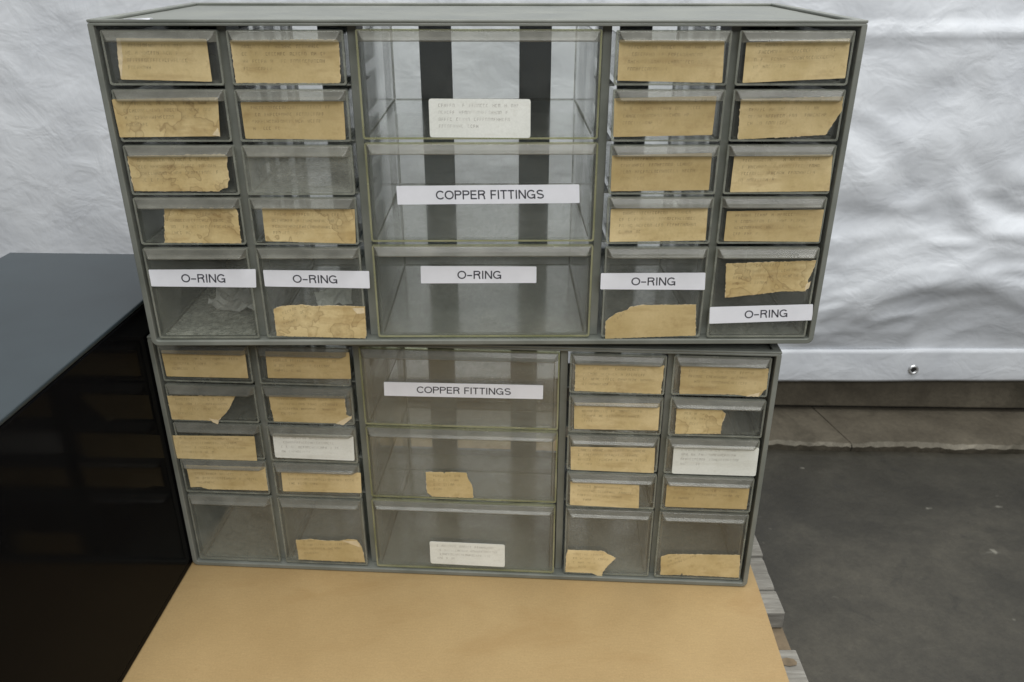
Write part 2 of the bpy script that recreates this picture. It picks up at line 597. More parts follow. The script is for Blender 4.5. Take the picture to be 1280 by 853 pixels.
nx, nz = 430, 190
X0, X1, Z0, Z1 = -1.7, 1.35, 0.046, 1.5
tv = []
for j in range(nz + 1):
    fz = j / nz
    z = Z0 + (Z1 - Z0) * (fz ** 1.5)
    for i in range(nx + 1):
        x = X0 + (X1 - X0) * i / nx
        right = 1 / (1 + math.exp(-(x + 0.25) * 9))
        low = 1 / (1 + math.exp((z - 0.448) * 90))           # wrinkles lie below the fold line
        amp = 0.0017 + 0.0085 * right * (0.15 + 0.85 * low)
        P = Vector((x * 5.0 + z * 1.8, 0.3, z * 6.0 - x * 1.4))
        P = P + Vector((mnoise.noise(P * 0.9), 0, mnoise.noise(P * 0.9 + Vector((5, 2, 1))))) * 0.9
        d = amp * 0.75 * (ridged(P, 3) - 0.6)
        d += amp * 1.25 * mnoise.noise(Vector((x * 4.0 + z * 2.2, 8.0, z * 5.5 - x * 1.5)))
        d += amp * 0.5 * mnoise.noise(Vector((x * 9.0 - z * 4, 3.0, z * 13 + x * 2)))
        fold = 0.006 * math.exp(-((z - 0.450 - 0.004 * math.sin(x * 6)) / 0.006) ** 2) * right
        edge = min(1.0, (z - Z0) / 0.03)
        sb = min(1.0, max(0.0, (z - Z0) / 0.11))
        bulge = 0.020 * right * sb * sb * (3 - 2 * sb) * max(0.0, 1 - max(0.0, z - 0.17) / 0.5)
        tv.append((x, -d * edge - fold - bulge, z))
tf = []
for j in range(nz):
    for i in range(nx):
        a = j * (nx + 1) + i
        tf.append((a, a + 1, a + nx + 2, a + nx + 1))
tb = MB()
tb.add(tv, tf, TARP)
me = tb.mesh('sheet', fix=False)
shade_smooth(me)
obj('sheet', me, tarp)
# hem: a doubled strip slightly proud of the sheet
hb = MB()
n = 200
hv = []
for i in range(n + 1):
    x = X0 + (X1 - X0) * i / n
    s = 0.0008 * math.sin(x * 13) + 0.0005 * math.sin(x * 41)
    for (y, z) in ((0.0016, 0.0), (0.0002, -0.0004), (-0.0004, 0.003), (-0.0008, 0.022), (-0.0012, 0.042), (-0.0011, 0.0475), (0.0016, 0.0478)):
        hv.append((x, y + s - 0.002, z + 0.0006 * math.sin(x * 9)))
hf = []
for i in range(n):
    for k in range(6):
        a = i * 7 + k
        hf.append((a, a + 7, a + 8, a + 1))
hb.add(hv, hf, TARP)
me = hb.mesh('hem', fix=False)
shade_smooth(me)
obj('hem', me, tarp)


def grommet_mesh():
    b = MB()
    n_, prof = 32, [(0.0029, 0.0006), (0.0031, -0.0006), (0.0040, -0.0013), (0.0050, -0.0010), (0.0056, 0.0004)]
    vs_ = []
    for i in range(n_):
        a = 2 * math.pi * i / n_
        for r, y in prof:
            vs_.append((r * math.cos(a), y, r * math.sin(a)))
    k = len(prof)
    fs = []
    for i in range(n_):
        j = (i + 1) % n_
        for q in range(k - 1):
            fs.append((i * k + q, j * k + q, j * k + q + 1, i * k + q + 1))
    b.add(vs_, fs, METAL)
    b.add([(0.0031 * math.cos(2 * math.pi * i / n_), -0.0001, 0.0031 * math.sin(2 * math.pi * i / n_)) for i in range(n_)],
          [tuple(range(n_))], DARK)  # black disc painted as the shade inside the open hole
    m_ = b.mesh('grommet')
    shade_smooth(m_)
    return m_


gr = obj('grommet', grommet_mesh(), tarp, (0.0150, -0.0036, 0.0180))
gr.scale = (1.25, 1.0, 1.25)

# ---- pallet
pal = empty('wooden_pallet', None, (0.0, 0.0, -0.14))
tag(pal, 'weathered grey wooden pallet under the cardboard sheet', 'pallet')
ZT = 0.14 - 0.0045


def board(y0, y1, x1, seed, knot=False):
    rnd = random.Random(seed)
    b = MB()
    n_ = 24
    x0 = -0.62
    top, bot = [], []
    pts = []
    for k in range(7):
        y = y0 + (y1 - y0) * k / 6
        pts.append((x1 + rnd.uniform(-0.0004, 0.0004), y, rnd.uniform(-0.0006, 0)))
    vs_ = [(x0, p[1], ZT + p[2]) for p in pts] + [(p[0], p[1], ZT + p[2]) for p in pts] + \
          [(x0, p[1], ZT - 0.016) for p in pts] + [(p[0], p[1], ZT - 0.016) for p in pts]
    fs = []
    for k in range(6):
        fs += [(k, 7 + k, 8 + k, k + 1), (14 + k, 15 + k, 22 + k, 21 + k), (7 + k, 21 + k, 22 + k, 8 + k), (k, k + 1, 15 + k, 14 + k)]
    fs += [(0, 14, 21, 7), (6, 13, 27, 20)]
    b.add(vs_, fs, WOOD)
    if knot:
        kv = [(x1 - 0.0095 + 0.006 * math.cos(a * 0.7854) * (1 + 0.2 * math.sin(a * 3)), y1 - 0.0125 + 0.004 * math.sin(a * 0.7854), ZT + 0.0004) for a in range(8)]
        b.add(kv, [tuple(range(8))], WOODB)
    return b.mesh('deck_board')


for k, (y0, y1, x1, kn) in enumerate([(0.150, 0.205, 0.231, False), (0.049, 0.1385, 0.2325, False), (0.0075, 0.0465, 0.2302, False),
                                       (-0.0195, 0.0055, 0.2300, False), (-0.160, -0.0565, 0.2268, True),
                                       (-0.30, -0.185, 0.229, False), (-0.45, -0.33, 0.228, False)]):
    obj('deck_board', board(y0, y1, x1, 30 + k, kn), pal, bevel=0.0012)
for xs in (0.195, -0.19, -0.60):
    b = MB()
    b.box(xs, xs + 0.036, -0.45, 0.205, 0.016, ZT - 0.0165, WOODB)
    obj('stringer', b.mesh('stringer'), pal, bevel=0.002)
for y0 in (-0.44, -0.16, 0.12):
    b = MB()
    b.box(-0.62, 0.23, y0, y0 + 0.08, 0.001, 0.0155, WOOD)
    obj('base_board', b.mesh('base_board'), pal)

# ---- cardboard sheet
cb = MB()
rc = random.Random(2)
right = []
for k in range(25):
    y = -0.44 + 0.672 * k / 24
    right.append((0.2142 + 0.0386 * y + rc.uniform(-0.0004, 0.0004), y))
poly = [(-0.60, -0.44)] + right + [(-0.60, 0.232)]
n = len(poly)
tri = tessellate_polygon([[Vector((a, b_, 0)) for a, b_ in poly]])
vs2 = [(a, b_, 0.0) for a, b_ in poly] + [(a, b_, -0.004) for a, b_ in poly]
cb.add(vs2, list(tri) + [tuple(n + i for i in reversed(t)) for t in tri] + [(i, (i + 1) % n, n + (i + 1) % n, n + i) for i in range(n)], CARD)
cbo = obj('cardboard_sheet', cb.mesh('cardboard_sheet'))
tag(cbo, 'flat sheet of brown cardboard lying on the pallet under the cabinets', 'cardboard')

# ---- black box on the left
bx = empty('black_box', Matrix.Translation((-0.2458, 0.0, 0.0005)) @ Matrix.Rotation(-0.0402, 4, 'Z'))
tag(bx, 'tall glossy black box standing on the cardboard left of the stacked drawer cabinets', 'box')
b = MB()
b.box(-0.158, 0.0, -0.36, 0.138, 0.006, 0.2288, BLACK)
obj('body', b.mesh('body'), bx, bevel=0.0014)
b = MB()
b.box(-0.1578, -0.0002, -0.3598, 0.1378, 0.2290, 0.2322, TOPM)
obj('top_panel', b.mesh('top_panel'), bx, bevel=0.001)
b = MB()
b.box(-0.1575, -0.0008, -0.3595, 0.1375, 0.0, 0.0057, BLACK)
obj('base_strip', b.mesh('base_strip'), bx, bevel=0.0008)

# ================================================================== drawer cabinets
W2, H, D = 0.225, 0.20696, 0.178
T = 0.0036
XS = (-0.1512, -0.0752, 0.0752, 0.1512)          # divider centres
ROWS = [(0.1703, 0.2013), (0.1370, 0.1680), (0.1040, 0.1348), (0.0713, 0.1018), (0.0050, 0.0690)]
CROWS = [(0.1384, 0.2015), (0.0731, 0.1352), (0.0050, 0.0703)]
HB = H - 0.0019                                   # top of the box under the raised rim


def shell_mesh():
    b = MB()
    b.ring(rrect(-W2, W2, 0, HB, 0.0012, 0.0045), rrect(-W2 + T, W2 - T, T, HB - 0.0016, 0.0006, 0.0015), 0.0, D, PLASTIC)
    # raised stacking rim round the top
    o_ = [(-W2, 0.0), (W2, 0.0), (W2, D), (-W2, D)]
    i_ = [(-W2 + 0.006, 0.0042), (W2 - 0.006, 0.0042), (W2 - 0.006, D - 0.006), (-W2 + 0.006, D - 0.006)]
    vs_ = [(x, y, HB + 0.00005) for x, y in o_] + [(x, y, HB + 0.00005) for x, y in i_] + [(x, y, H) for x, y in o_] + [(x, y, H) for x, y in i_]
    fs = []
    for k in range(4):
        j = (k + 1) % 4
        fs += [(k, j, 8 + j, 8 + k), (4 + k, 12 + k, 12 + j, 4 + j), (8 + k, 8 + j, 12 + j, 12 + k), (k, 4 + k, 4 + j, j)]
    b.add(vs_, fs, PLASTIC)
    # drawer runners on the two side walls
    for z0, z1 in ROWS[:4]:
        for s in (-1, 1):
            x0, x1 = sorted((s * (W2 - T - 0.00005), s * (W2 - T - 0.004)))
            b.box(x0, x1, 0.012, D - 0.006, z0 - 0.0018, z0 - 0.0006, PLASTIC)
    return b.mesh('shell')


def divider_mesh(kind):
    # runners stick out only on the side of the narrow drawers
    b = MB()
    w = 0.0028 if kind == 'outer' else 0.0027
    b.box(-w, w, 0.0085, 0.034, T, HB - 0.0017, PLASTIC)
    b.box(-w, w, D - 0.022, D - 0.0062, T, HB - 0.0017, PLASTIC)
    b.box(-w + 0.0004, w - 0.0004, 0.0335, D - 0.0215, T, T + 0.004, PLASTIC)
    for z0, z1 in ROWS[:4]:
        b.box(-0.0062, 0.0062 if kind == 'outer' else 0.0028, 0.011, 0.05, z0 - 0.0018, z0 - 0.0006, PLASTIC)
    return b.mesh('divider')


def back_mesh():
    b = MB()
    y0, y1 = D - 0.006, D - 0.0025
    zb, zt = 0.010, HB - 0.0065
    for c in (-0.117, -0.0390, 0.0390, 0.117):
        b.box(c - 0.0125, c + 0.0125, y0, y1, zb, zt, BACKM)
    xi = W2 - T
    for s in (-1, 1):
        for a, c in ((0.1640, 0.1705), (0.1745, 0.1790), (0.1830, xi)):
            x0, x1 = sorted((s * a, s * c))
            b.box(x0, x1, y0, y1, zb, zt, BACKM)
    b.box(-xi, xi, y0, y1, T, zb, BACKM)
    b.box(-xi, xi, y0, y1, zt, HB - 0.0017, BACKM)
    return b.mesh('back_panel')


def drawer_mesh(w, h, depth, center):
    """open clear tray: front panel, two sides, back, floor; origin at the lower front middle"""
    b = MB()
    tf_ = 0.0026
    hw = w / 2
    # front panel with rounded corners and yellowed edge faces
    pts = rrect(-hw, hw, 0, h, 0.0012, 0.0016, 4)
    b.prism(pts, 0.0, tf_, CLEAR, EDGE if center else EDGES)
    # added rim strip; its tint stands in for light piped to the panel edges
    ins = rrect(-hw + 0.0012, hw - 0.0012, 0.0012, h - 0.0012, 0.0008, 0.0010, 4)
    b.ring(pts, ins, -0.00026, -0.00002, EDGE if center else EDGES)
    ti = 0.0013
    sx = hw - 0.0022
    hs = h - 0.0035 if not center else h - 0.0025
    g = 0.00006
    for s in (-1, 1):
        x0, x1 = sorted((s * sx, s * (sx - ti)))
        b.box(x0, x1, tf_ + g, depth, 0.0022, hs, CLEAR)
    b.box(-sx + ti + g, sx - ti - g, tf_ + g, depth - ti - g, 0.0010, 0.0022, CLEARF)
    b.box(-sx + ti + g, sx - ti - g, depth - ti, depth, 0.0010, hs - 0.003, CLEAR)
    # moulded fillets where the floor meets the walls
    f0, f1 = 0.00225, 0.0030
    b.box(-sx + ti + 0.001, sx - ti - 0.001, depth - ti - 0.0008, depth - ti - g, f0, f1, CORNER)
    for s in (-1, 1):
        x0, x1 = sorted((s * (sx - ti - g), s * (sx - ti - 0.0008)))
        b.box(x0, x1, tf_ + 0.001, depth - ti - 0.001, f0, f1, CORNER)
        b.box(x0, x1, depth - ti - 0.0008, depth - ti - g, f1 + g, hs - 0.004, CORNER)
    return b.mesh('drawer')


def lip_mesh(w, h):
    """finger pull: a hipped ridge along the top of the front panel"""
    b = MB()
    hw = w / 2 - 0.0006
    e = 0.0042
    zt = h - 0.0002
    prof = [(0.0, 0.0, 0.0), (0.0008, -0.0014, -0.0003), (0.0026, -0.0030, -0.0036), (e, -0.0050, -0.0050),
            (e, -0.0052, -0.0056), (e - 0.0003, -0.0046, -0.0062), (0.0006, 0.0, -0.0066)]
    vs_ = []
    for ins, y, dz in prof:
        vs_ += [(-hw + ins, y, zt + dz), (hw - ins, y, zt + dz)]
    k_ = len(prof)
    fs = [(2 * q, 2 * q + 2, 2 * q + 3, 2 * q + 1) for q in range(k_ - 1)] + [(2 * k_ - 2, 0, 1, 2 * k_ - 1)]
    fs += [tuple(2 * q for q in reversed(range(k_))), tuple(2 * q + 1 for q in range(k_))]
    b.add(vs_, fs, LIP)
    return b.mesh('pull_lip')


DEPTH = 0.138
DM, LM = {}, {}
SW = 0.0675
CW = 0.1436
for key, w, h in (('s', SW, 0.0309), ('b', SW, 0.0640), ('c', CW, 0.0632), ('cb', CW, 0.0653)):
    DM[key] = drawer_mesh(w, h, DEPTH, key[0] == 'c')
    LM[key] = lip_mesh(w, h)
SHELL, BACK = shell_mesh(), back_mesh()
DIVO, DIVI, DIVR = divider_mesh('outer'), divider_mesh('inner'), divider_mesh('inner')
for v in DIVR.vertices:
    v.co.x = -v.co.x
DIVR.flip_normals()


def round_poly(P, r, n=4):
    out = []
    m_ = len(P)
    for i in range(m_):
        p, a, c = Vector(P[i]), Vector(P[i - 1]), Vector(P[(i + 1) % m_])
        d1, d2 = (a - p), (c - p)
        rr = min(r, d1.length * 0.45, d2.length * 0.45)
        q0, q1 = p + d1.normalized() * rr, p + d2.normalized() * rr
        for k in range(n):
            t = k / (n - 1)
            out.append(tuple((1 - t) ** 2 * q0 + 2 * t * (1 - t) * p + t * t * q1))
    return out


def rough_poly(P, step, amp, rnd):
    out = []
    m_ = len(P)
    for i in range(m_):
        p, c = Vector(P[i]), Vector(P[(i + 1) % m_])
        L_ = (c - p).length
        k = max(1, int(L_ / step))
        nrm = Vector((-(c - p).y, (c - p).x)).normalized() if L_ > 0 else Vector((0, 0))
        for q in range(k):
            t = q / k
            out.append(tuple(p + (c - p) * t + nrm * (rnd.uniform(-amp, amp) if q else 0)))
    return out


def arc(cx, cy, rx, ry, a0, a1, n=18):
    return [(cx + rx * math.cos(math.radians(a0 + (a1 - a0) * k / n)), cy + ry * math.sin(math.radians(a0 + (a1 - a0) * k / n))) for k in range(n + 1)]


SWT = 0.15                                        # stroke width, cap height 1
_h = SWT / 2
GLYPH = {                                          # advance, strokes
    'O': (1.02, [arc(0.51, 0.5, 0.42, 0.5 - _h, 90, 450, 36)]),
    'C': (0.95, [arc(0.50, 0.5, 0.41, 0.5 - _h, 38, 322, 28)]),
    'G': (1.02, [arc(0.50, 0.5, 0.41, 0.5 - _h, 40, 318, 28), [(0.52, 0.44), (0.86, 0.44), (0.86, 0.0)]]),
    'R': (0.93, [[(0.15, 0), (0.15, 1)], [(0.15, 1 - _h), (0.56, 1 - _h)] + arc(0.56, 0.745, 0.21, 0.255 - _h, 90, -90, 14) + [(0.15, 0.49)],
                 [(0.52, 0.49), (0.66, 0.45), (0.72, 0.33), (0.74, 0.12), (0.80, 0.0)]]),
    'P': (0.86, [[(0.15, 0), (0.15, 1)], [(0.15, 1 - _h), (0.54, 1 - _h)] + arc(0.54, 0.72, 0.22, 0.28 - _h, 90, -90, 14) + [(0.15, 0.44 + _h)]]),
    'I': (0.34, [[(0.17, 0), (0.17, 1)]]),
    'N': (0.95, [[(0.14, 0), (0.14, 1)], [(0.16, 0.96), (0.78, 0.04)], [(0.80, 0), (0.80, 1)]]),
    'E': (0.82, [[(0.15, 0), (0.15, 1)], [(0.15, 1 - _h), (0.74, 1 - _h)], [(0.15, 0.52), (0.69, 0.52)], [(0.15, _h), (0.76, _h)]]),
    'F': (0.76, [[(0.15, 0), (0.15, 1)], [(0.15, 1 - _h), (0.71, 1 - _h)], [(0.15, 0.49), (0.64, 0.49)]]),
    'T': (0.80, [[(0.40, 0), (0.40, 0.995)], [(0.04, 1 - _h), (0.76, 1 - _h)]]),
    'S': (0.88, [arc(0.43, 0.735, 0.30, 0.265 - _h, 25, 180, 14) + arc(0.43, 0.735, 0.30, 0.215, 190, 262, 6) +
                 arc(0.45, 0.285, 0.32, 0.215, 82, 10, 6) + arc(0.45, 0.285, 0.32, 0.285 - _h, 0, -155, 14)]),
    '-': (0.72, [[(0.08, 0.42), (0.64, 0.42)]]),
    ' ': (0.42, []),
}


def text_geo(s):
    """a word drawn as even strokes, normalised to 0..1 by 0..1"""
    V, F = [], []
    ox = 0.0
    for ch in s:
        adv, strokes = GLYPH[ch]
        for st in strokes:
            n_ = len(st)
            closed = abs(st[0][0] - st[-1][0]) < 1e-6 and abs(st[0][1] - st[-1][1]) < 1e-6
            o = len(V)
            for i in range(n_):
                p = Vector(st[i])
                a = Vector(st[i - 1]) if i else (Vector(st[-2]) if closed else p)
                c = Vector(st[i + 1]) if i < n_ - 1 else (Vector(st[1]) if closed else p)
                d1 = (p - a).normalized() if (p - a).length > 1e-9 else None
                d2 = (c - p).normalized() if (c - p).length > 1e-9 else None
                d1, d2 = d1 or d2, d2 or d1
                t = (d1 + d2).normalized() if (d1 + d2).length > 1e-6 else d1
                nr = Vector((-t.y, t.x))
                k = _h / max(0.5, nr.dot(Vector((-d1.y, d1.x))))
                for sg in (1, -1):
                    q = p + nr * k * sg
                    V.append((q.x + ox, q.y))
            for i in range(n_ - 1):
                F.append((o + 2 * i, o + 2 * i + 1, o + 2 * i + 3, o + 2 * i + 2))
        ox += adv
    xs, ys = [v[0] for v in V], [v[1] for v in V]
    x0, x1, y0, y1 = min(xs), max(xs), min(ys), max(ys)
    return [((a - x0) / (x1 - x0), (b_ - y0) / (y1 - y0)) for a, b_ in V], F


WORDS = {s: text_geo(s) for s in ('O-RING', 'COPPER FITTINGS')}


def bil(Q, s, t):
    """point of quad TL,TR,BR,BL at s to the right, t downwards"""
    tl, tr, br, bl = [Vector(q) for q in Q]
    return (tl * (1 - s) + tr * s) * (1 - t) + (bl * (1 - s) + br * s) * t


def label_mesh(entry, off, rnd, bits=()):
    kind, P = entry[0], [(x - off[0], z - off[1]) for x, z in entry[1]]
    b = MB()
    yf, yb = -0.00034, -0.00006
    if kind == 'tape':
        b.prism(round_poly(P, 0.0006), yf, yb, TAPE)
        V, F = WORDS[entry[2]]
        s0, s1 = entry[3], entry[4]
        vs_ = []
        for a, c in V:
            q = bil(P, s0 + (s1 - s0) * a, 0.76 - 0.50 * c)
            vs_.append((q.x, yf - 0.00005, q.y))
        b.add(vs_, F, INK)
        return b.mesh('tape_label', fix=False)
    m_ = {'paper': PAPER, 'stain': STAIN, 'white': WHITE}[kind]
    torn = len(P) > 4
    if kind == 'white':
        Q = round_poly(P, 0.0016)
    else:
        Q = rough_poly(round_poly(P, 0.0006, 3) if not torn else P, 0.0011 if torn else 0.004, 0.00016 if torn else 0.00007, rnd)
    # lifted paper: the corners bow out a little from the panel
    b.prism(Q, yf, yb, m_)
    if torn:
        c_ = Vector((sum(p[0] for p in P) / len(P), sum(p[1] for p in P) / len(P)))
        Q2 = [tuple(Vector(q) + (Vector(q) - c_).normalized() * rnd.uniform(-0.0004, 0.0005)) for q in rough_poly(P, 0.0012, 0.0002, rnd)]
        b.prism(Q2, yf + 0.00012, yb + 0.00002, TORN)
    for bit in bits:                                # fibres laid bare where the paper tore
        b.prism(rough_poly([(x - off[0], z - off[1]) for x, z in bit], 0.0009, 0.0002, rnd), yf - 0.00012, yf - 0.00002, TORN)
    # faded rows of typewriting, too worn to read
    if kind != 'tape':
        xs = [p[0] for p in P]
        zs = [p[1] for p in P]
        x0, x1, z0, z1 = min(xs), max(xs), min(zs), max(zs)
        if x1 - x0 > 0.028:
            fx = x1 - x0
            nrow = 4 if (z1 - z0) > 0.0215 else 3
            for r in range(nrow):
                z = z1 - 0.0048 - r * 0.0041
                x = x0 + 0.0058
                end = x1 - rnd.uniform(0.006, 0.016) if r < nrow - 1 else x0 + fx * rnd.uniform(0.3, 0.5)
                sl = (P[1][1] - P[0][1]) / max(1e-6, P[1][0] - P[0][0])
                while x < end:
                    if rnd.random() < 0.14:
                        x += 0.0022
                        continue
                    zz = z + sl * (x - x0)
                    hh = 0.0019
                    st = rnd.choice((0, 1, 2, 3))
                    segs = [(0, 0.00028, 0, hh)]
                    if st in (0, 1):
                        segs.append((0.0009, 0.00118, 0, hh))
                    if st in (0, 2, 3):
                        segs.append((0.0003, 0.0010, hh - 0.00028, hh))
                    if st in (1, 2):
                        segs.append((0.0003, 0.0010, hh * .45, hh * .45 + 0.00026))
                    if st == 3:
                        segs.append((0.0003, 0.0010, 0, 0.00026))
                    for a0, a1, c0, c1 in segs:
                        if inside(P, x + a1, zz + c1) and inside(P, x + a0, zz + c0):
                            b.add([(x + a0, yf - 0.00004, zz + c0), (x + a1, yf - 0.00004, zz + c0),
                                   (x + a1, yf - 0.00004, zz + c1), (x + a0, yf - 0.00004, zz + c1)], [(0, 1, 2, 3)], PRINT)
                    x += 0.0017
    return b.mesh('paper_label', fix=False)


def inside(P, x, z):
    r = False
    j = len(P) - 1
    for i in range(len(P)):
        if (P[i][1] > z) != (P[j][1] > z) and x < (P[j][0] - P[i][0]) * (z - P[i][1]) / (P[j][1] - P[i][1]) + P[i][0]:
            r = not r
        j = i
    return r

UPPER = {
  'r1c1': ('paper', [(-0.2102, 0.1967), (-0.1585, 0.1963), (-0.1587, 0.1724), (-0.2123, 0.1737)]),
  'r1c2': ('paper', [(-0.1448, 0.1956), (-0.0829, 0.1959), (-0.0819, 0.1946), (-0.0829, 0.1724), (-0.0841, 0.1716), (-0.1447, 0.1717)]),
  'r2c1': ('stain', [(-0.2202, 0.1622), (-0.1569, 0.1633), (-0.1589, 0.1404), (-0.2198, 0.1397)]),
  'r2c2': ('paper', [(-0.1438, 0.1605), (-0.0822, 0.1611), (-0.0827, 0.1382), (-0.1436, 0.1389)]),
  'r3c1': ('stain', [(-0.2174, 0.1284), (-0.1579, 0.1295), (-0.1562, 0.1281), (-0.1573, 0.1236), (-0.1571, 0.1151), (-0.1588, 0.1086), (-0.1616, 0.1081), (-0.1643, 0.1064), (-0.2172, 0.1065)]),
  'r4c1': ('stain', [(-0.2006, 0.0954), (-0.1562, 0.0954), (-0.1549, 0.0936), (-0.1554, 0.0721), (-0.2043, 0.0727)]),
  'r4c2': ('stain', [(-0.139, 0.0957), (-0.0806, 0.0948), (-0.0816, 0.072), (-0.1394, 0.0737)]),
  'r5c1t': ('tape', [(-0.218, 0.0544), (-0.1483, 0.0546), (-0.1495, 0.0418), (-0.2181, 0.0428)], 'O-RING', 0.295, 0.71),
  'r5c2t': ('tape', [(-0.1438, 0.0537), (-0.0746, 0.0528), (-0.0749, 0.0407), (-0.1439, 0.0423)], 'O-RING', 0.272, 0.693),
  'r5c2': ('stain', [(-0.1402, 0.0261), (-0.1345, 0.0282), (-0.1286, 0.0287), (-0.1206, 0.029), (-0.1132, 0.0279), (-0.1036, 0.0285), (-0.0793, 0.0276), (-0.0797, 0.0061), (-0.081, 0.0043), (-0.1404, 0.0063)]),
  'r1c3': ('white', [(-0.0311, 0.1626), (0.0301, 0.1623), (0.0302, 0.1392), (-0.0312, 0.1397)]),
  'r2c3t': ('tape', [(-0.0534, 0.1096), (0.0611, 0.1105), (0.0618, 0.0986), (-0.0533, 0.0977)], 'COPPER FITTINGS', 0.213, 0.805),
  'r3c3t': ('tape', [(-0.0407, 0.0562), (0.0351, 0.0557), (0.0352, 0.0442), (-0.041, 0.0441)], 'O-RING', 0.316, 0.695),
  'r1c4': ('paper', [(0.0814, 0.196), (0.143, 0.1956), (0.1442, 0.1718), (0.0816, 0.1731)]),
  'r1c5': ('paper', [(0.1559, 0.1945), (0.2166, 0.1968), (0.2173, 0.1745), (0.1563, 0.1718)]),
  'r2c4': ('paper', [(0.0805, 0.1628), (0.1418, 0.1642), (0.1416, 0.141), (0.081, 0.1398)]),
  'r2c5': ('paper', [(0.1567, 0.1621), (0.2184, 0.1638), (0.2188, 0.1551), (0.2152, 0.1487), (0.2114, 0.1409), (0.158, 0.1383)]),
  'r3c4': ('paper', [(0.0808, 0.1286), (0.1425, 0.1301), (0.1429, 0.1068), (0.081, 0.1061)]),
  'r3c5': ('paper', [(0.1567, 0.1278), (0.2178, 0.129), (0.2194, 0.1059), (0.1566, 0.1052)]),
  'r4c4': ('paper', [(0.0819, 0.0945), (0.1435, 0.0955), (0.1442, 0.0736), (0.082, 0.0727)]),
  'r4c5': ('paper', [(0.156, 0.0929), (0.218, 0.094), (0.218, 0.0725), (0.1562, 0.0731)]),
  'r5c4t': ('tape', [(0.0776, 0.0512), (0.1465, 0.0514), (0.1472, 0.0393), (0.0777, 0.0399)], 'O-RING', 0.293, 0.714),
  'r5c4': ('paper', [(0.0825, 0.0167), (0.0889, 0.0223), (0.0975, 0.0253), (0.098, 0.0266), (0.1045, 0.0283), (0.1423, 0.0287), (0.1442, 0.0059), (0.0827, 0.0038)]),
  'r5c5': ('stain', [(0.1591, 0.058), (0.218, 0.06), (0.2165, 0.0525), (0.2144, 0.0458), (0.2159, 0.0433), (0.2139, 0.0386), (0.1975, 0.0385), (0.1844, 0.0366), (0.1613, 0.0341)]),
  'r5c5t': ('tape', [(0.1517, 0.0272), (0.2207, 0.0291), (0.222, 0.0175), (0.1525, 0.0151)], 'O-RING', 0.339, 0.755),
}
